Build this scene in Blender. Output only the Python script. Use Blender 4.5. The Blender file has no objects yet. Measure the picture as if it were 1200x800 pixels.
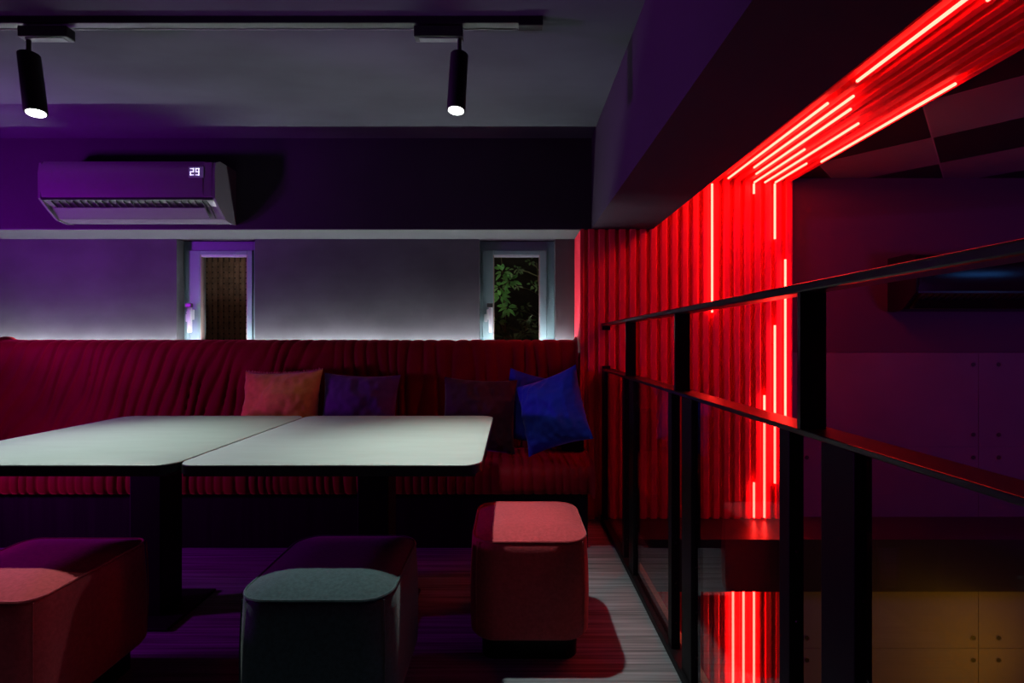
import bpy, bmesh, math, random
from mathutils import Vector, Matrix, noise
random.seed(7)
C = bpy.context.scene.collection
PI = math.pi
H = 1.10            # camera height above the upper floor

# ------------------------------------------------------------------ materials
def mat(name, col, rough=.6, metal=0., spec=.5, var=0., var_scale=(6, 6, 6), bump=0., bump_scale=40.,
        sheen=0., stint=None, col2=None, emit=None, emit_s=0., coat=0., detail=4.):
    m = bpy.data.materials.new(name); m.use_nodes = True
    nt = m.node_tree; b = nt.nodes['Principled BSDF']
    b.inputs['Base Color'].default_value = (*col, 1); b.inputs['Roughness'].default_value = rough
    b.inputs['Metallic'].default_value = metal; b.inputs['Specular IOR Level'].default_value = spec
    b.inputs['Coat Weight'].default_value = coat
    if sheen:
        b.inputs['Sheen Weight'].default_value = sheen; b.inputs['Sheen Tint'].default_value = (*(stint or (1, 1, 1)), 1); b.inputs['Sheen Roughness'].default_value = .4
    tc = nt.nodes.new('ShaderNodeTexCoord')
    if var or col2:
        mp = nt.nodes.new('ShaderNodeMapping'); mp.inputs['Scale'].default_value = var_scale
        nz = nt.nodes.new('ShaderNodeTexNoise'); nz.inputs['Scale'].default_value = 1.; nz.inputs['Detail'].default_value = detail
        rp = nt.nodes.new('ShaderNodeValToRGB')
        c2 = col2 or tuple(min(1, c*(1+var)) for c in col); c1 = col if col2 else tuple(c*(1-var) for c in col)
        rp.color_ramp.elements[0].position = .3; rp.color_ramp.elements[1].position = .7
        rp.color_ramp.elements[0].color = (*c1, 1); rp.color_ramp.elements[1].color = (*c2, 1)
        nt.links.new(tc.outputs['Object'], mp.inputs[0]); nt.links.new(mp.outputs[0], nz.inputs['Vector'])
        nt.links.new(nz.outputs['Fac'], rp.inputs[0]); nt.links.new(rp.outputs[0], b.inputs['Base Color'])
    if bump:
        n2 = nt.nodes.new('ShaderNodeTexNoise'); n2.inputs['Scale'].default_value = bump_scale; n2.inputs['Detail'].default_value = 5
        bp = nt.nodes.new('ShaderNodeBump'); bp.inputs['Strength'].default_value = bump; bp.inputs['Distance'].default_value = .01
        nt.links.new(tc.outputs['Object'], n2.inputs['Vector']); nt.links.new(n2.outputs['Fac'], bp.inputs['Height'])
        nt.links.new(bp.outputs[0], b.inputs['Normal'])
    if emit:
        b.inputs['Emission Color'].default_value = (*emit, 1); b.inputs['Emission Strength'].default_value = emit_s
    return m

def glass_mat(name, tint, ior=1.5, rough=0.):
    m = bpy.data.materials.new(name); m.use_nodes = True; nt = m.node_tree
    nt.nodes.remove(nt.nodes['Principled BSDF']); out = nt.nodes['Material Output']
    t = nt.nodes.new('ShaderNodeBsdfTransparent'); t.inputs[0].default_value = (*tint, 1)
    g = nt.nodes.new('ShaderNodeBsdfGlossy'); g.inputs['Roughness'].default_value = rough
    # Schlick reflectance of one face of a thin pane, the same from both sides
    ge = nt.nodes.new('ShaderNodeNewGeometry'); dt = nt.nodes.new('ShaderNodeVectorMath'); dt.operation = 'DOT_PRODUCT'
    nt.links.new(ge.outputs['Normal'], dt.inputs[0]); nt.links.new(ge.outputs['Incoming'], dt.inputs[1])
    def mm(op, a, b_):
        n = nt.nodes.new('ShaderNodeMath'); n.operation = op
        for i, v in enumerate((a, b_)):
            if isinstance(v, (int, float)): n.inputs[i].default_value = v
            elif v is not None: nt.links.new(v, n.inputs[i])
        return n.outputs[0]
    r0 = ((ior-1)/(ior+1))**2
    f = mm('ADD', mm('MULTIPLY', mm('POWER', mm('SUBTRACT', 1., mm('ABSOLUTE', dt.outputs['Value'], None)), 5.), 1-r0), r0)
    x = nt.nodes.new('ShaderNodeMixShader')
    nt.links.new(f, x.inputs[0]); nt.links.new(t.outputs[0], x.inputs[1]); nt.links.new(g.outputs[0], x.inputs[2])
    nt.links.new(x.outputs[0], out.inputs[0])
    return m

def tile_mat(name):
    """ceiling tiles: a checkerboard turned 45 degrees, light and black panels with pale joints"""
    m = mat(name, (.02, .02, .02), .45); nt = m.node_tree; b = nt.nodes['Principled BSDF']
    g = nt.nodes.new('ShaderNodeNewGeometry'); s = nt.nodes.new('ShaderNodeSeparateXYZ'); nt.links.new(g.outputs['Position'], s.inputs[0])
    def M(op, a, b_=None, c=None):
        n = nt.nodes.new('ShaderNodeMath'); n.operation = op
        for i, v in enumerate((a, b_, c)):
            if v is None: continue
            if isinstance(v, (int, float)): n.inputs[i].default_value = v
            else: nt.links.new(v, n.inputs[i])
        return n.outputs[0]
    T = .495
    u = M('DIVIDE', M('SUBTRACT', M('MULTIPLY', M('ADD', s.outputs[0], s.outputs[1]), .70711), 2.70), T)
    v = M('DIVIDE', M('SUBTRACT', M('MULTIPLY', M('SUBTRACT', s.outputs[1], s.outputs[0]), .70711), .205), T)
    par = M('FLOORED_MODULO', M('ADD', M('FLOOR', u), M('FLOOR', v)), 2.)
    du = M('PINGPONG', u, .5); dv = M('PINGPONG', v, .5)
    joint = M('LESS_THAN', M('MINIMUM', du, dv), .006)
    r = nt.nodes.new('ShaderNodeMix'); r.data_type = 'RGBA'
    r.inputs[6].default_value = (.008, .008, .009, 1); r.inputs[7].default_value = (.14, .13, .155, 1)
    nt.links.new(par, r.inputs[0])
    r2 = nt.nodes.new('ShaderNodeMix'); r2.data_type = 'RGBA'; r2.inputs[7].default_value = (.22, .20, .24, 1)
    nt.links.new(joint, r2.inputs[0]); nt.links.new(r.outputs[2], r2.inputs[6]); nt.links.new(r2.outputs[2], b.inputs['Base Color'])
    return m

M_ceil = mat('grey_ceiling_plaster', (.060, .064, .074), .85, spec=.04, var=.2, var_scale=(1.3, 2.6, 1), bump=.12, bump_scale=6)
M_beam = mat('dark_beam_plaster', (.036, .027, .040), .85, spec=.04, var=.08, var_scale=(2, 2, 2), bump=.08, bump_scale=10)
M_wall = mat('grey_wall_plaster', (.054, .054, .060), .85, spec=.04, var=.16, var_scale=(3, 3, 5), bump=.15, bump_scale=7)
M_soff = mat('pale_soffit_paint', (.078, .082, .085), .8, spec=.05)
M_floor = mat('grey_wood_floor', (.06, .068, .075), .65, spec=.15, var_scale=(1.6, 85, 1), col2=(.30, .335, .36), bump=.05, bump_scale=30, detail=8)
M_edge = mat('brown_floor_edging', (.20, .10, .05), .6, var=.3, var_scale=(20, 4, 4))
M_conc = mat('grey_concrete', (.17, .155, .18), .7, spec=.12, var=.10, var_scale=(2, 2, 2))
M_void = mat('grey_upper_paint', (.085, .060, .09), .8, spec=.08)
M_ledge = mat('black_ledge_paint', (.022, .020, .022), .35)
M_slat = mat('red_slat_paint', (.85, .028, .055), .5)
M_tube = mat('red_neon', (.3, .02, .02), .4, emit=(1., .030, .020), emit_s=28.)
M_led = mat('white_led', (.8, .8, .8), .4, emit=(.90, .97, 1.), emit_s=210.)
M_sofa = mat('red_velvet', (.17, .003, .010), .6, spec=.06, sheen=.6, stint=(.9, .07, .10), var=.2, var_scale=(4, 4, 4))
M_plinth = mat('black_plinth', (.007, .007, .007), .7, spec=.1, var=.4, var_scale=(40, 2, 2))
M_table = mat('pale_grey_laminate', (.40, .475, .44), .42, var=.05, var_scale=(5, 22, 5), bump=.03, bump_scale=90)
M_tedge = mat('black_table_edging', (.012, .012, .014), .4)
M_black = mat('black_metal', (.008, .008, .009), .28, spec=.5)
M_blackm = mat('black_matt_metal', (.007, .006, .008), .5, spec=.15)
M_chan = mat('aluminium_channel', (.14, .14, .15), .4, metal=.5)
M_teal = mat('teal_fabric', (.036, .066, .070), .9, spec=.1, sheen=.2, var=.18, var_scale=(90, 90, 90), bump=.15, bump_scale=260)
M_pink = mat('coral_fabric', (.43, .060, .070), .9, spec=.1, sheen=.2, var=.14, var_scale=(90, 90, 90), bump=.15, bump_scale=260)
M_ac = mat('grey_gloss_plastic', (.085, .075, .09), .22, spec=.5)
M_acb = mat('black_gloss_plastic', (.006, .006, .008), .16, spec=.35)
M_vent = mat('dark_vent', (.02, .02, .022), .5)
M_digit = mat('display_digit', (.8, .8, .9), .4, emit=(.80, .80, 1.), emit_s=1.05)
M_disp = mat('display_window', (.12, .10, .16), .3, emit=(.35, .3, .55), emit_s=.05)
M_frame = mat('grey_window_metal', (.10, .15, .165), .45, spec=.3)
M_gasket = mat('brown_gasket', (.16, .11, .10), .6)
M_chrome = mat('white_handle', (.30, .31, .33), .35)
M_lens = mat('spot_lens', (.9, .9, .9), .4, emit=(.93, 1., .95), emit_s=9.)
M_lattice = mat('brown_lattice', (.17, .11, .075), .8, var=.3, var_scale=(20, 20, 20))
M_night = mat('night_wall', (.03, .024, .018), .9, var=.5, var_scale=(3, 3, 14))
M_leaf = mat('bright_leaf', (.10, .26, .05), .5, var=.4, var_scale=(12, 12, 12))
M_leafd = mat('dark_leaf', (.075, .13, .04), .5, var=.5, var_scale=(12, 12, 12))
M_stem = mat('green_brown_stem', (.16, .14, .06), .7)
M_orange = mat('orange_fabric', (.72, .27, .075), .85, spec=.15, sheen=.3, var=.10, var_scale=(30, 30, 30))
M_purple = mat('purple_fabric', (.085, .03, .17), .8, spec=.2, sheen=.3)
M_plum = mat('dark_plum_fabric', (.045, .012, .035), .8, spec=.2, sheen=.2)
M_navy = mat('royal_blue_fabric', (.018, .055, .58), .75, spec=.2, sheen=.2)
M_glass = glass_mat('smoky_glass', (.92, .90, .92), 1.52)
M_pane = glass_mat('window_glass', (.9, .9, .9), 1.5)
M_tiles = tile_mat('checker_ceiling_tiles')

# ------------------------------------------------------------------ mesh helpers
class MB:
    def __init__(s): s.bm = bmesh.new()
    def box(s, x0, x1, y0, y1, z0, z1, bev=0.):
        r = bmesh.ops.create_cube(s.bm, size=1.)
        for v in r['verts']:
            v.co = Vector(((x0+x1)/2+v.co.x*(x1-x0), (y0+y1)/2+v.co.y*(y1-y0), (z0+z1)/2+v.co.z*(z1-z0)))
        if bev:
            ed = list({e for v in r['verts'] for e in v.link_edges})
            bmesh.ops.bevel(s.bm, geom=ed, offset=bev, segments=2, profile=.5, affect='EDGES')
        return s
    def tube(s, pts, r, n=10, closed=False, caps=True):
        pts = [Vector(p) for p in pts]; rings = []
        k = len(pts)
        for i, p in enumerate(pts):
            if closed: t = (pts[(i+1) % k]-pts[i-1]).normalized()
            else: t = (pts[min(i+1, k-1)]-pts[max(i-1, 0)]).normalized()
            a = Vector((0, 0, 1)) if abs(t.z) < .9 else Vector((1, 0, 0))
            u = t.cross(a).normalized(); w = t.cross(u)
            rr = r[i] if isinstance(r, (list, tuple)) else r
            rings.append([s.bm.verts.new(p+(u*math.cos(2*PI*j/n)+w*math.sin(2*PI*j/n))*rr) for j in range(n)])
        m = k if closed else k-1
        for i in range(m):
            a, b = rings[i], rings[(i+1) % k]
            for j in range(n): s.bm.faces.new((a[j], a[(j+1) % n], b[(j+1) % n], b[j]))
        if caps and not closed:
            s.bm.faces.new(rings[0][::-1]); s.bm.faces.new(rings[-1])
        return s
    def loft(s, rings, cap0=True, cap1=True):
        R = [[s.bm.verts.new(p) for p in r] for r in rings]; n = len(R[0])
        for a, b in zip(R, R[1:]):
            for j in range(n): s.bm.faces.new((a[j], a[(j+1) % n], b[(j+1) % n], b[j]))
        if cap0: s.bm.faces.new(R[0][::-1])
        if cap1: s.bm.faces.new(R[-1])
        return s
    def prism(s, poly, x0, x1):      # poly of (y, z), swept along x
        return s.loft([[(x0, y, z) for y, z in poly], [(x1, y, z) for y, z in poly]])
    def quad(s, a, b, c, d):
        s.bm.faces.new([s.bm.verts.new(p) for p in (a, b, c, d)]); return s
    def build(s, name, m, parent=None, smooth=False, angle=40):
        bmesh.ops.recalc_face_normals(s.bm, faces=s.bm.faces)
        me = bpy.data.meshes.new(name); s.bm.to_mesh(me); s.bm.free()
        me.materials.append(m)
        if smooth:
            for p in me.polygons: p.use_smooth = True
            me.set_sharp_from_angle(angle=math.radians(angle))
        o = bpy.data.objects.new(name, me); C.objects.link(o)
        if parent:
            o.parent = parent; o.matrix_parent_inverse = Matrix.Translation(parent.location).inverted() if parent.type == 'EMPTY' else Matrix()
        return o

def thing(name, label, cat, loc=(0, 0, 0), group=None):
    o = bpy.data.objects.new(name, None); C.objects.link(o); o.location = loc; o.empty_display_size = .1
    return tag(o, label, cat, group)
def tag(o, label, cat, group=None):
    o['label'] = label; o['category'] = cat
    if group: o['group'] = group
    return o
def struct(o, label=None):
    o['kind'] = 'structure'
    if label: o['label'] = label
    return o
def rrect(hx, hy, r, n=8, cx=0, cy=0):
    r = min(r, hx, hy); out = []
    for q, (sx, sy) in enumerate(((1, 1), (-1, 1), (-1, -1), (1, -1))):
        for i in range(n+1):
            a = q*PI/2+i*PI/2/n
            out.append((cx+sx*(hx-r)+r*math.cos(a), cy+sy*(hy-r)+r*math.sin(a)))
    return out
def ring(hx, hy, r, z, cx, cy, n=8): return [(x, y, z) for x, y in rrect(hx, hy, r, n, cx, cy)]

# ------------------------------------------------------------------ the setting
D0, DW = 2.96, 3.23           # beam / slat plane, back wall plane
ZB, ZC = 1.798, 2.358         # underside of the beams, ceiling
XL = -3.75
struct(MB().box(XL, .60, -1.6, DW+.2, -.29, 0).build('floor', M_floor), 'grey streaked wood floor of the upper level')
struct(MB().box(XL-.1, .50, -1.6, D0, ZC, ZC+.1).build('ceiling', M_ceil), 'mottled grey plaster ceiling over the seating')
struct(MB().box(XL-.1, .875, D0, DW+.2, ZB, ZC+.1).build('trim_1', M_beam), 'dark wide beam above the windows')
struct(MB().box(.492, .875, -1.6, D0, ZB, ZC+.1).build('trim_2', M_beam), 'dark beam running towards the viewer')
struct(MB().box(XL-.1, .425, D0+.002, DW, ZB-.006, ZB).build('trim_3', M_soff), 'pale soffit strip under the beam above the windows')
W1 = (-2.267, -1.738); W2 = (-.222, .292); WZ = (.78, ZB-.006)
w = MB()
for x0, x1 in ((XL, W1[0]), (W1[1], W2[0]), (W2[1], .60)): w.box(x0, x1, DW, DW+.2, 0, ZB-.006)
for x0, x1 in (W1, W2): w.box(x0, x1, DW, DW+.2, 0, WZ[0])
struct(w.build('wall_back', M_wall), 'grey plaster wall behind the sofa')
for x0, x1 in (W1, W2):  # unseen strips added to keep the LED light off the window frames
    struct(MB().box(x0, x1, DW, DW+.055, WZ[0], 1.070).build('trim_7' if x0 < -1 else 'trim_8', M_wall), 'hidden sill strip added to shade the window frame')
struct(MB().box(XL-.1, XL, -1.6, DW+.2, 0, ZC).build('wall_left', M_wall))
struct(MB().box(XL-.1, 4.3, -1.7, -1.6, -2.5, ZC).build('wall_front', M_night))
# stairwell on the right
w = MB().box(.60, 4.3, 3.0, 3.1, 1.031, 2.2)
struct(w.build('wall_right', M_void), 'smooth painted upper wall across the stairwell')
w = MB()
zs = (-2.5, -1.0, .44, 1.03); 
vx = [1.757, 2.975, 4.3]
z_lines = [(-2.5, -.826), (-.823, -.29), (0, .437), (.440, 1.028)]
xs_ = [(.60, 1.735), (1.738, 2.927), (2.930, 4.3)]
for z0, z1 in z_lines:
    for x0, x1 in xs_: w.box(x0, x1, 3.0, 3.1, z0, z1)
w.box(.6, 4.3, 3.003, 3.09, -2.5, 1.029)
wc = struct(w.build('wall_stairwell', M_conc), 'concrete panel wall with bolt holes across the stairwell')
for bx in (1.85, 2.895, 3.055):                                     # bolt holes of the concrete panels: dark discs painted for their shaded recesses
    for bz in (.955, .515, .372, -.76, -.90):
        MB().tube([(bx, 3.006, bz), (bx, 2.9990, bz)], .013, 14).build('bolt_hole_disc', M_vent, wc)
        MB().tube([(bx+.017*math.cos(a*PI/8), 2.9995, bz+.017*math.sin(a*PI/8)) for a in range(16)], .0025, 5, closed=True).build('bolt_hole_rim', M_conc, wc)
struct(MB().box(.60, 4.3, 2.655, 3.0, -.29, 0).build('trim_4', M_ledge), 'black ledge across the stairwell wall at floor level')
struct(MB().box(.602, .640, -1.6, 2.655, -.06, -.002).build('trim_5', M_edge), 'brown edging along the floor beside the railing')
struct(MB().box(XL-.1, 4.3, -1.6, 3.1, -2.6, -2.5).build('floor_lower', M_conc))
struct(MB().box(4.2, 4.3, -1.6, 3.1, -2.5, 2.3).build('wall_far_right', M_void))
struct(MB().box(.875, 4.3, -1.6, 3.1, 2.125, 2.22).build('ceiling_stairwell', M_tiles), 'checkered tilted tile ceiling over the stairwell')

# ------------------------------------------------------------------ windows
def window(n, X, gx, lst, label):
    """X opening, gx glass extents, lst left stile of the sash"""
    y0 = DW+.075
    root = bpy.data.objects.new('window_%d' % n, None); C.objects.link(root); struct(root, label)
    x0, x1 = X; z0, z1 = WZ
    f = MB()
    f.box(x0, x0+.020, y0, y0+.07, z0, z1, .002).box(x1-.052, x1, y0, y0+.07, z0, z1, .002)
    f.box(x0+.020, x1-.052, y0, y0+.07, z1-.062, z1, .002).box(x0+.020, x1-.052, y0, y0+.07, z0, z0+.04, .002)
    f.build('window_frame', M_frame, root)
    s = MB(); a0, a1 = x0+.021, x1-.053; t1 = z1-.064; g0, g1 = gx; gz1 = 1.100+.597
    s.box(a0, g0, y0-.012, y0+.05, z0+.042, t1, .003)
    s.box(g1, a1, y0-.012, y0+.05, z0+.042, t1, .003)
    s.box(g0, g1, y0-.012, y0+.05, gz1, t1, .003)
    s.box(g0, g1, y0-.012, y0+.05, z0+.042, z0+.10, .003)
    s.box(a0+.022, a0+.027, y0-.015, y0-.011, z0+.05, t1-.004)      # raised line of the stile
    s.build('sash', M_frame, root)
    k = MB(); e = .006
    k.box(g0, g0+e, y0-.008, y0+.03, z0+.1, gz1).box(g1-e, g1, y0-.008, y0+.03, z0+.1, gz1)
    k.build('gasket', M_gasket, root)
    MB().box(g0+.001, g1-.001, y0-.006, y0+.02, gz1-.012, gz1).build('glazing_bead', M_chrome, root)
    MB().box(g0, g1, y0+.010, y0+.016, z0+.1, gz1).build('pane', M_pane, root)
    hx = lst; hz = 1.285
    h = MB().box(hx-.016, hx+.014, y0-.030, y0-.012, hz-.035, hz+.035, .004)
    h.tube([(hx, y0-.025, hz+.012), (hx, y0-.062, hz+.012)], .011)
    h.box(hx+.000, hx+.026, y0-.072, y0-.052, hz-.125, hz+.045, .006)
    h.box(hx-.032, hx-.010, y0-.040, y0-.020, hz-.05, hz+.002, .004)
    h.build('handle', M_chrome, root, True)
    MB().box(hx-.012, hx+.030, y0-.074, y0-.050, hz+.046, hz+.075, .004).build('handle_lock', M_black, root)
    return root
window(1, W1, (-2.150, -1.826), -2.20, 'left narrow grey metal window with white handle')
window(2, W2, (-.130, .193), -.158, 'right narrow grey metal window looking onto plants')
# outside: lattice, dark wall, plants
g = MB()
for i in range(26): x = -2.55+i*.046; g.box(x, x+.027, 3.93, 3.945, -.2, 2.0)
for i in range(30):
    z = .62+i*.046
    if z < 1.74: g.box(-2.6, -1.35, 3.945, 3.957, z, z+.031)
g.box(-2.6, -1.35, 3.92, 3.96, 1.80, 1.86)
tag(g.build('lattice_screen', M_lattice), 'brown woven lattice screen outside the left window', 'screen')
struct(MB().box(-4, 2, 4.55, 4.6, -.2, 3).build('wall_outside', M_night))
struct(MB().box(-4, 2, 3.44, 4.6, -.3, -.2).build('floor_outside', M_night))
def leaf(m, p, d, L, W, up):
    d = d.normalized(); s = d.cross(up).normalized(); n = s.cross(d)
    rows = []
    for t, wd in ((0, .08), (.25, .8), (.5, 1.), (.75, .65), (1., .02)):
        c = p+d*L*t-Vector((0, 0, 1))*L*.25*t*t
        rows.append([c-s*W*wd*.5+n*W*.12*wd, c, c+s*W*wd*.5+n*W*.12*wd])
    v = [[m.bm.verts.new(q) for q in r] for r in rows]
    for a, b in zip(v, v[1:]):
        for j in range(2): m.bm.faces.new((a[j], a[j+1], b[j+1], b[j]))
def plant(x, y, z0, z1, mt, label, spots, L, W, n, name='shrub'):
    t = thing(name, label, 'plant', (x, y, z0))
    st = MB(); lf = MB()
    st.tube([(x+.02*math.sin(i*1.3), y+.015*math.cos(i), z0+(z1-z0)*i/8) for i in range(9)], [.008-.0006*i for i in range(9)], 6)
    for sx, sz, rad in spots:
        c = Vector((x+sx, y+random.uniform(-.08, .02), sz))
        st.tube([(x, y, sz-.06), ((x+c.x)/2, (y+c.y)/2, sz-.02), c], .003, 5)
        for i in range(n):
            a = 2*PI*i/n+random.uniform(-.3, .3)
            d = Vector((math.cos(a), -.35+random.uniform(-.3, .3), math.sin(a)*.75+.05))
            leaf(lf, c+d*rad*random.uniform(.1, .5), d, L*random.uniform(.7, 1.2), W*random.uniform(.8, 1.2), Vector((random.uniform(-.3, .3), -1, .5)))
    st.build('stem', M_stem, t, True); lf.build('foliage', mt, t, True)
plant(-.07, 3.75, -.2, 1.78, M_leaf, 'bright green broad-leaved shrub outside the right window', [(.0, 1.64, .08), (.05, 1.57, .07), (-.03, 1.53, .06), (-.04, 1.26, .06), (.03, 1.36, .04), (-.02, 1.45, .04)], .075, .028, 9)
plant(.02, 3.65, -.2, 1.15, M_leafd, 'low plant of long narrow leaves at the foot of the right window', [(.0, 1.10, .05), (.07, 1.16, .05), (-.08, 1.13, .05)], .17, .020, 12)
plant(.22, 3.95, -.2, 1.75, M_leafd, 'dim small-leaved bush outside on the right of the right window',
      [(random.uniform(-.2, .14), random.uniform(1.0, 1.75), .05) for _ in range(22)], .045, .018, 6, 'bush')

# ------------------------------------------------------------------ red slatted panels and neon tubes
PITCH, X0 = .0645, 1.234
def chan(k): return X0+k*PITCH
def slats_wall(m, xa, xb, ztop, zbot, k0, k1):
    for k in range(k0, k1):
        a, b = max(xa, chan(k)+.0095), min(xb, chan(k+1)-.0095)
        if b-a < .004: continue
        zt = ztop(b)
        y0 = D0
        m.loft([[(a, y0+.024, z), (a+.004, y0+.003, z), (a+.009, y0, z), (b-.009, y0, z), (b-.004, y0+.003, z), (b, y0+.024, z)] for z in (zbot, zt)])
t = MB()
slats_wall(t, .425, 1.752, lambda b: ZB-.002 if b < .90 else 2.113, .002, -13, 9)
t.box(.425, .876, D0+.0235, 2.998, .002, ZB-.002).box(.876, 1.752, D0+.0235, 2.998, .002, 2.113)
t.box(.423, .437, D0, DW-.001, .002, ZB-.008)                       # return to the back wall
tag(t.build('slat_wall_panel', M_slat), 'tall red slatted wall panel behind the railing', 'wall panel', 'red slatted panels')
t = MB()
slats_wall(t, .62, 1.752, lambda b: -.292, -2.49, -10, 9)
t.box(.62, 1.752, D0+.0235, 2.998, -2.49, -.292)
tag(t.build('slat_wall_panel', M_slat), 'red slatted wall panel on the lower floor seen under the ledge', 'wall panel', 'red slatted panels')
t = MB(); zc = 2.113
for k in range(-6, 9):
    a, b = max(.878, chan(k)+.0095), min(1.752, chan(k+1)-.0095)
    if b-a < .004: continue
    t.loft([[(a, y, zc+.010), (a+.004, y, zc-.019), (a+.009, y, zc-.022), (b-.009, y, zc-.022), (b-.004, y, zc-.019), (b, y, zc+.010)] for y in (-1.0, D0-.002)])
t.box(.878, 1.752, -1.0, D0-.002, zc+.009, zc+.012)
tag(t.build('slat_ceiling_panel', M_slat), 'red slatted ceiling panel with neon lines running towards the viewer', 'ceiling panel', 'red slatted panels')
TR = .0062
def tube(pts, label, grp):
    r = MB().tube(pts, TR, 10)
    o = tag(r.build('neon_tube', M_tube, None, True), label, 'neon light', grp)
    a, b = Vector(pts[0]), Vector(pts[1]); back = Vector((0, .034, 0)) if abs((b-a).z) > .01 else Vector((0, 0, .034))
    for f in ((.12, .5, .88) if (b-a).length > .3 else (.2, .8)):       # clips that hold the tube in its groove
        p = a.lerp(b, f)
        MB().tube([p+back*.1, p+back], .0035, 8).build('mounting_clip', M_slat, o)
    return o
def vt(k, za, zb, label): tube([(chan(k), D0-.013, H+za), (chan(k), D0-.013, H+zb)], label, 'vertical neon tubes on the slatted wall')
zz = lambda py: (400-py)*2.95/560
vt(0, zz(366), .972, 'longest vertical neon tube, high on the wall and first from the left')
vt(4, zz(227), .972, 'shortest vertical neon tube, hanging from the top corner of the slatted wall')
vt(6, zz(280), .972, 'short vertical neon tube from the top corner, nearest the right edge of the slats')
vt(7, zz(492), zz(304), 'vertical neon tube in the outermost right groove, crossed by the handrail')
vt(6, zz(566), zz(381), 'vertical neon tube just left of the outermost right one, ending above the ledge')
vt(5, zz(606), zz(463), 'vertical neon tube reaching the ledge, second from left in the lower cluster')
vt(4, zz(606), zz(565), 'short low vertical neon tube standing on the ledge')
def lt(k, lab): tube([(chan(k), D0-.013, -.295), (chan(k), D0-.013, -1.35)], lab, 'neon tubes on the lower floor wall')
lt(2, 'left neon tube of three on the lower floor slats'); lt(3, 'middle neon tube of three on the lower floor slats'); lt(4, 'right neon tube of three on the lower floor slats')
def ct(k, ya, yb, label): tube([(chan(k), ya, zc-.034), (chan(k), yb, zc-.034)], label, 'neon tubes on the slatted ceiling')
ct(1, 1.966, 2.867, 'ceiling neon tube nearest the dark beam, in the far corner')
ct(2, 1.908, 2.689, 'ceiling neon tube second from the beam, starting short of the wall')
ct(3, 2.015, 2.793, 'ceiling neon tube third from the beam, starting short of the wall')
ct(4, 2.436, 2.940, 'short ceiling neon tube that meets the shortest wall tube')
ct(5, 2.148, 2.940, 'long ceiling neon tube that touches the wall, in the middle of the slats')
ct(6, 2.63, 2.940, 'shortest ceiling neon tube, meeting the wall tube near the right edge')
ct(7, 1.817, 2.603, 'ceiling neon tube along the outer edge of the slats beside the tiles')
ct(1, 1.0, 1.797, 'ceiling neon tube closest to the viewer beside the dark beam')
ct(2, .75, 1.37, 'ceiling neon tube leaving the top of the picture, second groove from beam')

# ------------------------------------------------------------------ light track and spots
TY = 1.864
t = thing('lighting_track', 'black ceiling lighting track with end cap', 'light track', (-1.0, TY, ZC))
MB().box(-2.9, .095, TY-.019, TY+.019, ZC-.028, ZC, .003).build('rail', M_black, t)
MB().box(-2.9, .020, TY+.0165, TY+.0195, ZC-.031, ZC-.028).build('edge_strip', M_chan, t)
MB().box(.025, .120, TY-.0195, TY+.0195, ZC-.036, ZC, .003).build('end_cap', M_blackm, t)
def spot(xa, px_top, tip, ax, label):
    """adapter centre xa, stem x, tip of the lens, tilt"""
    t = thing('track_spotlight', label, 'spotlight', (xa, TY, ZC-.034), 'black cylinder spotlights on the track')
    MB().box(xa-.095, xa+.095, TY-.021, TY+.021, ZC-.080, ZC-.0375, .004).build('adapter', M_black, t)
    MB().box(xa-.075, xa+.075, TY-.012, TY+.012, ZC-.083, ZC-.079).build('adapter_label_plate', M_chan, t)
    MB().tube([(px_top, TY, ZC-.078), (px_top, TY, ZC-.150)], .008, 12).build('stem', M_black, t, True)
    top = Vector((px_top, TY, ZC-.135)); tip = Vector(tip); d = (tip-top).normalized()
    a = top+d*.004
    MB().tube([a, a+d*.004, tip-d*.004, tip], [.030, .035, .036, .035], 24, caps=True).build('housing', M_blackm, t, True)
    MB().tube([tip+d*.0005, tip+d*.003], [.030, .029], 24).build('lens', M_lens, t, True)
    for W, S, B in ((SPOT_W, 70, 1.), (SPILL_W, 98, 1.)):
        L = bpy.data.lights.new('spot_beam', 'SPOT'); L.energy = W; L.color = (.90, 1., .95); L.spot_size = math.radians(S); L.spot_blend = B; L.shadow_soft_size = .022
        o = bpy.data.objects.new('spot_beam', L); C.objects.link(o); o.location = tip+d*.02
        o.rotation_euler = Vector(ax).to_track_quat('-Z', 'Y').to_euler()
SPOT_W, SPILL_W = 66, 15
spot(-1.815, -1.885, (-1.845, TY-.012, 1.985), (.28, -.13, -1), 'left black cylinder spotlight on the track, tilted to the right')
spot(-.285, -.205, (-.217, TY-.012, 1.995), (.02, -.12, -1), 'right black cylinder spotlight near the end of the track')

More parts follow.
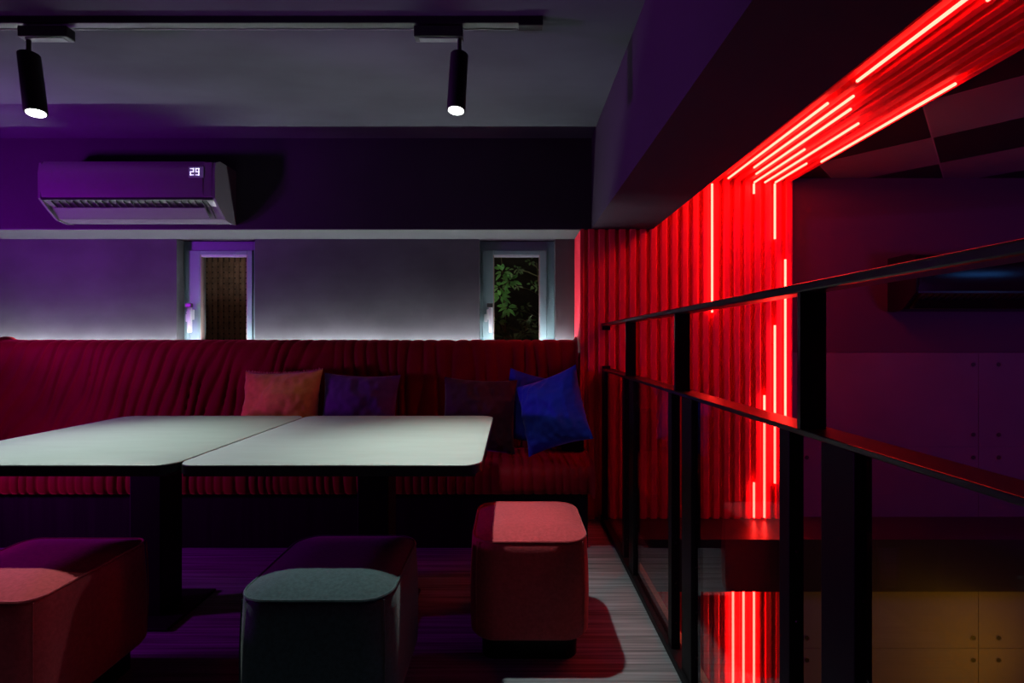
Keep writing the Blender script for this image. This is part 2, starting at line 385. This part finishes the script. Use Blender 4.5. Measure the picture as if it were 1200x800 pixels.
# ------------------------------------------------------------------ air conditioners
SEG = {'2': 'abged', '9': 'abcfgd'}
def seven(m, ch, x, y, z, w, h, t):
    on = SEG[ch]
    if 'a' in on: m.box(x, x+w, y-.002, y, z+h-t, z+h)
    if 'g' in on: m.box(x, x+w, y-.002, y, z+h/2-t/2, z+h/2+t/2)
    if 'd' in on: m.box(x, x+w, y-.002, y, z, z+t)
    if 'f' in on: m.box(x, x+t, y-.002, y, z+h/2, z+h)
    if 'e' in on: m.box(x, x+t, y-.002, y, z, z+h/2)
    if 'b' in on: m.box(x+w-t, x+w, y-.002, y, z+h/2, z+h)
    if 'c' in on: m.box(x+w-t, x+w, y-.002, y, z, z+h/2)
def aircon(x0, x1, yb, zb, label, mb, display):
    """yb wall plane, zb bottom"""
    t = thing('air_conditioner', label, 'air conditioner', ((x0+x1)/2, yb, zb), 'wall air conditioners')
    f = yb-.215
    body = [(yb-.001, zb+.005), (yb-.001, zb+.33), (f+.05, zb+.33), (f+.012, zb+.31), (f+.012, zb+.10), (f+.06, zb+.075), (f+.115, zb+.012), (yb-.04, zb)]
    MB().prism(body, x0+.012, x1-.012).build('body', mb, t)
    side = [(yb-.001, zb+.002), (yb-.001, zb+.334), (f+.05, zb+.334), (f+.008, zb+.312), (f, zb+.25), (f+.002, zb+.105), (f+.05, zb+.055), (f+.11, zb+.004), (yb-.04, zb-.004)]
    MB().prism(side, x0, x0+.014).build('side_cover', mb, t); MB().prism(side, x1-.014, x1).build('side_cover', mb, t)
    panel = [(f+.05, zb+.333), (f+.018, zb+.322), (f+.002, zb+.295), (f-.002, zb+.25), (f-.001, zb+.15), (f+.008, zb+.105), (f+.02, zb+.105), (f+.013, zb+.15), (f+.014, zb+.29), (f+.05, zb+.331)]
    MB().prism(panel, x0+.016, x1-.07).build('front_panel', mb, t, True, 30)
    MB().box(x1-.070, x1-.014, f+.002, f+.03, zb+.11, zb+.315, .006).build('end_panel', mb, t)
    # outlet: dark slot with fins, long flap
    MB().prism([(f+.012, zb+.103), (f+.061, zb+.074), (f+.112, zb+.016), (f+.105, zb+.012), (f+.052, zb+.070), (f+.006, zb+.098)], x0+.05, x1-.06).build('air_outlet', M_vent, t)
    n = 22
    for i in range(n):
        x = x0+.07+(x1-x0-.15)*i/(n-1); MB().prism([(f+.010, zb+.094), (f+.05, zb+.066), (f+.045, zb+.060), (f+.005, zb+.088)], x, x+.004).build('outlet_fin', M_black, t)
    MB().prism([(f+.046, zb+.066), (f+.092, zb+.018), (f+.086, zb+.013), (f+.040, zb+.060)], x0+.055, x1-.085).build('flap', mb, t)
    MB().prism([(f+.004, zb+.110), (f+.004, zb+.098), (f+.016, zb+.096), (f+.016, zb+.108)], x0+.012, x1-.012).build('lower_lip', M_black, t)
    if display:
        dx = -1.856; dz = 2.040; y = f-.0025
        d = MB().box(dx, dx+.085, y-.001, y+.002, dz, dz+.062).build('display', M_disp, t)
        m = MB(); seven(m, '2', dx+.010, y-.001, dz+.013, .021, .040, .0044); seven(m, '9', dx+.041, y-.001, dz+.013, .021, .040, .0044)
        m.build('display_digits', M_digit, d)
    return t
aircon(-2.725, -1.707, D0, 1.818, 'white wall air conditioner reading 29, lit purple above the left window', M_ac, True)
aircon(2.357, 3.40, 3.0, 1.285, 'black glossy air conditioner on the far wall across the stairwell', M_acb, False)

# ------------------------------------------------------------------ sofas
def pleat(x, t, slant, pitch, seed):
    s = (x+slant*t)/pitch+1.3*noise.noise(Vector((x*2.1+seed, t*1.2, seed)))+.55*noise.noise(Vector((x*7+seed, t*2.5, 3.)))
    fr = s-math.floor(s); r = 1-abs(2*fr-1)
    a = .35+.65*max(0, min(1, .5+1.2*noise.noise(Vector((x*4.+seed, t*1.6, 9.)))))
    return (r**3.2)*a
def swept(m, prof, x0, x1, nx, disp):
    """prof: list of (y, z, amount of pleating); closed loop swept along x"""
    n = len(prof); nr = []
    for i in range(n):
        a = Vector((prof[i-1][0], prof[i-1][1])); b = Vector((prof[(i+1) % n][0], prof[(i+1) % n][1])); d = (b-a).normalized()
        nr.append((d.y, -d.x))
    L = [0]
    for i in range(1, n): L.append(L[-1]+math.hypot(prof[i][0]-prof[i-1][0], prof[i][1]-prof[i-1][1]))
    rings = []
    for k in range(nx+1):
        x = x0+(x1-x0)*k/nx; r = []
        e = min(k, nx-k)/nx*(x1-x0); rnd = .022*(max(0, 1-e/.022))**2   # soft ends
        for i, (y, z, am) in enumerate(prof):
            d = (disp(x, L[i])*am if am else 0)-rnd
            r.append((x, y+nr[i][0]*d, z+nr[i][1]*d))
        rings.append(r)
    m.loft(rings)
    return m
def smooth_prof(pts, n):
    """Catmull-Rom through closed (y, z, a)"""
    out = []; k = len(pts)
    for i in range(k):
        p0, p1, p2, p3 = (Vector(pts[(i+j-1) % k]) for j in range(4))
        seg = max(1, round((p2-p1).to_2d().length/n)) if True else 1
        for s in range(seg):
            t = s/seg
            v = .5*((2*p1)+(p2-p0)*t+(2*p0-5*p1+4*p2-p3)*t*t+(3*p1-p0-3*p2+p3)*t**3)
            out.append((v.x, v.y, max(0, v.z)))
    return out
def sofa(x0, x1, label, dz=0., arm=True):
    t = thing('banquette_sofa', label, 'sofa', ((x0+x1)/2, 2.8, 0), 'red velvet banquettes along the back wall')
    # order runs so that the outward normal is (dz, -dy)
    back = [(3.135, .46, 0), (3.135, .80, 0), (3.135, 1.05+dz, 0), (3.12, 1.095+dz, .2), (3.07, 1.110+dz, .4), (3.015, 1.098+dz, .6), (2.985, 1.06+dz, .9), (2.965, .92, 1), (2.935, .70, 1), (2.905, .50, 1), (2.90, .46, .8), (2.95, .45, 0)]
    back = back[::-1]
    sl = lambda x: .34 if x < -1.9 else (.34*max(0, (-.6-x)/1.3) if x < -.6 else 0)
    def db(x, l): return .023*pleat(x, l, -sl(x), .085, 1.)-.005
    swept(MB(), smooth_prof(back, .022), x0, x1-.015, int((x1-x0)/.0075), db).build('backrest', M_sofa, t, True, 70)
    seat = [(2.92, .452, .2), (2.75, .455, .4), (2.56, .452, .8), (2.485, .440, 1), (2.460, .405, 1), (2.457, .36, 1), (2.462, .325, 1), (2.49, .306, .6), (2.60, .303, 0), (2.90, .303, 0), (2.96, .32, 0), (2.96, .43, 0)]
    def ds(x, l): return .013*pleat(x, l*.4, .05, .048, 5.)-.004
    swept(MB(), smooth_prof(seat[::-1], .018), x0, x1, int((x1-x0)/.006), ds).build('seat', M_sofa, t, True, 70)
    p = MB().box(x0+.01, x1-.02, 2.545, 3.13, .0, .302, .004)
    p.build('plinth', M_plinth, t)
    if arm: MB().box(.292, .418, 2.775, 2.90, .462, .695, .006).build('end_block', M_blackm, t)
    return t
sofa(-3.245, .424, 'long red ruched velvet banquette under the two windows')
sofa(-3.745, -3.262, 'red velvet banquette section in the left corner, cut by the frame', -.012, False)
s_ = MB().box(-3.70, .415, 3.176, 3.186, 1.036, 1.044)
t = tag(s_.build('led_strip', M_led), 'white glowing strip hidden behind the sofa back along the wall', 'led strip')
struct(MB().box(-3.72, .42, 3.150, DW-.001, .95, 1.034).build('trim_6', M_wall))

# ------------------------------------------------------------------ tables
def table(x0, x1, cx, label):
    y0, y1 = 1.468, 2.446; mx, my = (x0+x1)/2, (y0+y1)/2
    t = thing('cafe_table', label, 'table', (mx, my, 0), 'pale grey tables pushed together')
    hx, hy = (x1-x0)/2, (y1-y0)/2
    MB().loft([ring(hx-.002, hy-.002, .060, z, mx, my) for z in (.700, .7195)]+[ring(hx-.004, hy-.004, .058, .7205, mx, my)]).build('tabletop', M_table, t, True, 30)
    MB().loft([ring(hx, hy, .062, .690, mx, my), ring(hx, hy, .062, .7165, mx, my), ring(hx-.003, hy-.003, .06, .7165, mx, my), ring(hx-.003, hy-.003, .06, .690, mx, my)], False, False).build('edge_band', M_tedge, t, True, 30)
    MB().box(x0+.02, x1-.02, y0+.02, y1-.02, .680, .699).build('underside', M_tedge, t)
    MB().box(cx-.062, cx+.062, 1.895, 2.020, .012, .682, .004).build('column', M_blackm, t)
    MB().box(cx-.15, cx+.15, 1.81, 2.11, 0, .012, .004).build('base_plate', M_blackm, t)
table(-1.966, -1.0505, -1.455, 'left pale grey table with black column, running out of the frame')
table(-1.0445, -.094, -.552, 'right pale grey table next to the coral stool')

# ------------------------------------------------------------------ stools
def stool(cx, cy, hx, hy, r, m, label, bulge=.004):
    t = thing('pouf_stool', label, 'stool', (cx, cy, 0), 'fabric pouf stools around the tables')
    b = [ring(hx-.035, hy-.035, r-.02, .080, cx, cy), ring(hx-.010, hy-.010, r, .082, cx, cy), ring(hx-.002, hy-.002, r, .095, cx, cy)]
    for i in range(1, 9):
        u = i/9; d = bulge*math.sin(PI*u); b.append(ring(hx+d-.004*u, hy+d-.004*u, r+.01, .095+u*(.405-.095), cx, cy))
    b.append(ring(hx-.004, hy-.004, r+.008, .405, cx, cy)); b.append(ring(hx-.013, hy-.013, r, .417, cx, cy))
    MB().loft(b).build('body', m, t, True, 60)
    tp = [ring(hx-.010, hy-.010, r, .412, cx, cy), ring(hx-.011, hy-.011, r, .4195, cx, cy)]
    for i in range(1, 9):
        u = i/9; tp.append(ring((hx-.012)*(1-u**1.2*.9), (hy-.012)*(1-u**1.2*.9), (r+.0)*(1-u*.85), .4195+.024*math.sin(min(1, u*1.35)*PI/2), cx, cy))
    MB().loft(tp).build('seat_cushion', m, t, True, 60)
    MB().tube(ring(hx-.0085, hy-.0085, r, .4185, cx, cy, 10), .0038, 6, closed=True).build('piping', m, t, True)
    for sx in (-1, 1):
        for sy in (-1, 1):
            q = .293*(r+.005); pts = []
            for i in range(10):
                u = i/9; d = bulge*math.sin(PI*u)
                pts.append((cx+sx*(hx+d-q-.001), cy+sy*(hy+d-q-.001), .095+u*.318))
            MB().tube(pts, .0022, 5).build('side_seam', m, t, True)
    MB().loft([ring(hx-.04, hy-.04, max(.02, r-.03), z, cx, cy) for z in (0, .082)]).build('plinth', M_blackm, t, True)
stool(-.530, 1.465, .213, .217, .075, M_teal, 'teal grey fabric stool in front of the right table')
stool(-1.458, 1.450, .215, .210, .045, M_pink, 'coral fabric stool under the left table, half in purple shade')
stool(.062, 1.825, .208, .208, .08, M_pink, 'coral fabric stool at the end of the right table near the railing')

# ------------------------------------------------------------------ cushions
def cushion(name, c, w, h, th, yaw, pitch, roll, m, label, fringe=None, seed=0, sag=.0):
    n = 34; mb = MB(); V = {}
    for side in (1, -1):
        for i in range(n+1):
            for j in range(n+1):
                u, v = -1+2*i/n, -1+2*j/n
                edge = i in (0, n) or j in (0, n)
                if edge and side == -1: V[side, i, j] = V[1, i, j]; continue
                k = 1-.075*(1-abs(v)**2.2)*abs(u)**3; k2 = 1-.075*(1-abs(u)**2.2)*abs(v)**3
                x, z = u*w/2*k, v*h/2*k2
                b = max(0, (1-u*u)*(1-v*v))**.58
                wr = .26*noise.noise(Vector((u*1.6+seed, v*1.6, side*2.)))+.10*noise.noise(Vector((u*4.+v*2+seed, v*3-u, side*5.)))*b
                y = -side*th/2*b*(1+wr*1.3)
                if not edge: y += .012*noise.noise(Vector((u*7+seed, v*7, 1.)))
                z -= sag*(1-u*u)*max(0, v)*.5
                V[side, i, j] = mb.bm.verts.new((x, y, z))
    for side in (1, -1):
        for i in range(n):
            for j in range(n): mb.bm.faces.new((V[side, i, j], V[side, i+1, j], V[side, i+1, j+1], V[side, i, j+1]))
    Mx = Matrix.Translation(c) @ Matrix.Rotation(yaw, 4, 'Z') @ Matrix.Rotation(pitch, 4, 'X') @ Matrix.Rotation(roll, 4, 'Y')
    mb.bm.transform(Mx)
    up = Matrix.Translation((0, 0, .472-min(v.co.z for v in mb.bm.verts))); mb.bm.transform(up); Mx = up @ Mx
    if not fringe:
        return tag(mb.build(name, m, None, True, 80), label, 'cushion', 'loose cushions on the sofa')
    t = thing(name, label, 'cushion', c, 'loose cushions on the sofa')
    mb.build('cover', m, t, True, 80)
    f = MB()
    for i in range(46):
        u = -1+2*i/45
        for zz_, k in ((1, 1), ):
            p = Mx @ Vector((u*w/2*.972, random.uniform(-.004, .004), h/2*(1-.075*(1-abs(u)**2.2))+.003))
            q = p+Vector((random.uniform(-.006, .006), random.uniform(-.004, .004), random.uniform(.004, .010)))
            f.tube([p-Vector((0, 0, .004)), p, q], [.0035, .0045, .0025], 5)
    f.build('fringe', fringe, t, True)
    return t
R = math.radians
M_frg = mat('coral_fringe', (.55, .16, .13), .9, sheen=.3)
cushion('cushion', (-1.345, 2.775, .675), .475, .46, .20, R(-4), R(-13), R(-2), M_orange, 'orange cushion with fringed top edge, leaning on the sofa back', M_frg, 1)
cushion('cushion', (-.895, 2.80, .665), .45, .44, .18, R(3), R(-13), R(2), M_purple, 'dark purple cushion leaning right beside the orange one', None, 2)
cushion('cushion', (-.185, 2.69, .655), .42, .42, .16, R(4), R(-14), R(3), M_plum, 'dark plum cushion left of the blue cushions', None, 3)
cushion('cushion', (.110, 2.80, .70), .34, .41, .09, R(0), R(-7), R(13), M_navy, 'blue cushion tucked behind the others, only its top corner lit', None, 4)
cushion('cushion', (.215, 2.57, .675), .40, .40, .17, R(-36), R(-12), R(-21), M_navy, 'royal blue cushion standing at the right end of the sofa', None, 5)

# ------------------------------------------------------------------ railing
RX = .555
t = thing('glass_railing', 'black metal and smoked glass railing along the stairwell edge', 'railing', (RX, 1.5, 0))
MB().box(RX-.004, RX+.050, -.3, 2.955, 1.194, 1.212, .004).build('handrail', M_black, t)
MB().box(RX-.004, RX+.066, -.3, 2.955, .921, .932, .002).build('middle_rail', M_black, t)
MB().box(RX-.008, RX+.044, -.3, 2.955, 0, .030, .002).build('base_channel', M_blackm, t)
JO = [.925-.706, .925, .925+.706, .925+2*.706]
for y in JO:
    MB().box(RX, RX+.050, y-.005, y+.005, .930, 1.196).build('upright_plate', M_black, t)
MB().box(RX, RX+.05, 2.938, 2.952, .930, .95).build('wall_bracket', M_black, t)
MB().box(RX, RX+.05, 2.938, 2.952, 1.17, 1.196).build('wall_bracket', M_black, t)
ends = []
for y in JO:
    a, b = (y+.032, y+.068), (y-.150, y-.066)
    for (p, q) in (a, b):
        s = MB().box(RX, RX+.030, p, q, .0, .921, .002); o = s.build('stile', M_blackm, t)
        for k in range(6):
            z = .12+k*.14
            MB().tube([(RX+.015, p-.0004, z), (RX+.015, p-.0025, z)], [.0035, .0025], 8).build('rivet', M_black, o)
MB().box(RX, RX+.022, 2.87, 2.953, 0, .921, .002).build('stile', M_blackm, t)
pan = [(JO[0]+.068, JO[1]-.150), (JO[1]+.068, JO[2]-.150), (JO[2]+.068, JO[3]-.150), (JO[3]+.068, 2.87), (-.3, JO[0]-.150)]
for a, b in pan:
    MB().box(RX+.011, RX+.019, a, b, .03, .920).build('glass_panel', M_glass, t)

# ------------------------------------------------------------------ lights
def area(name, loc, target, size, power, col, spread=180, sy=None):
    L = bpy.data.lights.new(name, 'AREA'); L.energy = power; L.color = col; L.size = size
    if sy: L.shape = 'RECTANGLE'; L.size_y = sy
    L.spread = math.radians(spread)
    o = bpy.data.objects.new(name, L); C.objects.link(o); o.location = loc
    o.rotation_euler = (Vector(target)-Vector(loc)).to_track_quat('-Z', 'Y').to_euler()
    return o
area('purple_lamp', (-3.35, 1.60, .80), (-1., 2.1, .70), .16, 16, (.72, .006, 1.))
L = bpy.data.lights.new('purple_spot', 'SPOT'); L.energy = 190; L.color = (.50, .008, 1.); L.spot_size = math.radians(88); L.spot_blend = 1.; L.shadow_soft_size = .14
o = bpy.data.objects.new('purple_spot', L); C.objects.link(o); o.location = (-3.55, 1.5, 1.30)
o.rotation_euler = (Vector((-2.85, 2.96, 2.0))-o.location).to_track_quat('-Z', 'Y').to_euler()
L = bpy.data.lights.new('purple_spot', 'SPOT'); L.energy = 320; L.color = (.60, .10, 1.); L.spot_size = math.radians(34); L.spot_blend = 1.; L.shadow_soft_size = .05  # extra purple light, added only to brighten the left face of the beam
o = bpy.data.objects.new('purple_spot', L); C.objects.link(o); o.location = (-3.55, 1.2, 1.5)
o.rotation_euler = (Vector((.49, 1.7, 2.15))-o.location).to_track_quat('-Z', 'Y').to_euler()
area('stairwell_purple_lamp', (3.6, .6, 1.0), (2.4, 3., .9), .5, 5.5, (.55, .09, 1.))
area('lower_yellow_lamp', (3.05, 2.40, -.85), (2.3, 3., -.75), .3, 3.0, (1., .43, .0))
area('blue_reflection_light', (4.15, 1.45, 1.62), (2.8, 2.8, 1.5), .5, .6, (.05, .30, 1.), 180, .12)  # unseen blue light added for the stripes reflected in the black air conditioner
area('garden_lamp', (-.3, 3.62, 2.4), (-.05, 3.85, 1.2), .2, 1.5, (1., .95, .7))
area('yard_lamp', (-1.9, 3.55, 2.3), (-1.95, 3.95, 1.3), .2, 2.6, (1., .66, .5))

wd = bpy.data.worlds.new('World'); bpy.context.scene.world = wd; wd.use_nodes = True
wd.node_tree.nodes['Background'].inputs[0].default_value = (.5, .5, .7, 1); wd.node_tree.nodes['Background'].inputs[1].default_value = .001

# ------------------------------------------------------------------ camera
cd = bpy.data.cameras.new('Camera'); cam = bpy.data.objects.new('Camera', cd); C.objects.link(cam)
cd.sensor_width = 36; cd.lens = 36*560/1200; cd.clip_start = .02
cam.location = (0, 0, H); cam.rotation_euler = (PI/2, 0, 0)
sc = bpy.context.scene; sc.camera = cam
vs = sc.view_settings; vs.view_transform = 'Standard'; vs.look = 'None'; vs.gamma = 1; vs.exposure = 0; vs.use_curve_mapping = False
sc.cycles.use_denoising = True
sc.cycles.max_bounces = 10; sc.cycles.transparent_max_bounces = 16; sc.cycles.sample_clamp_indirect = 6
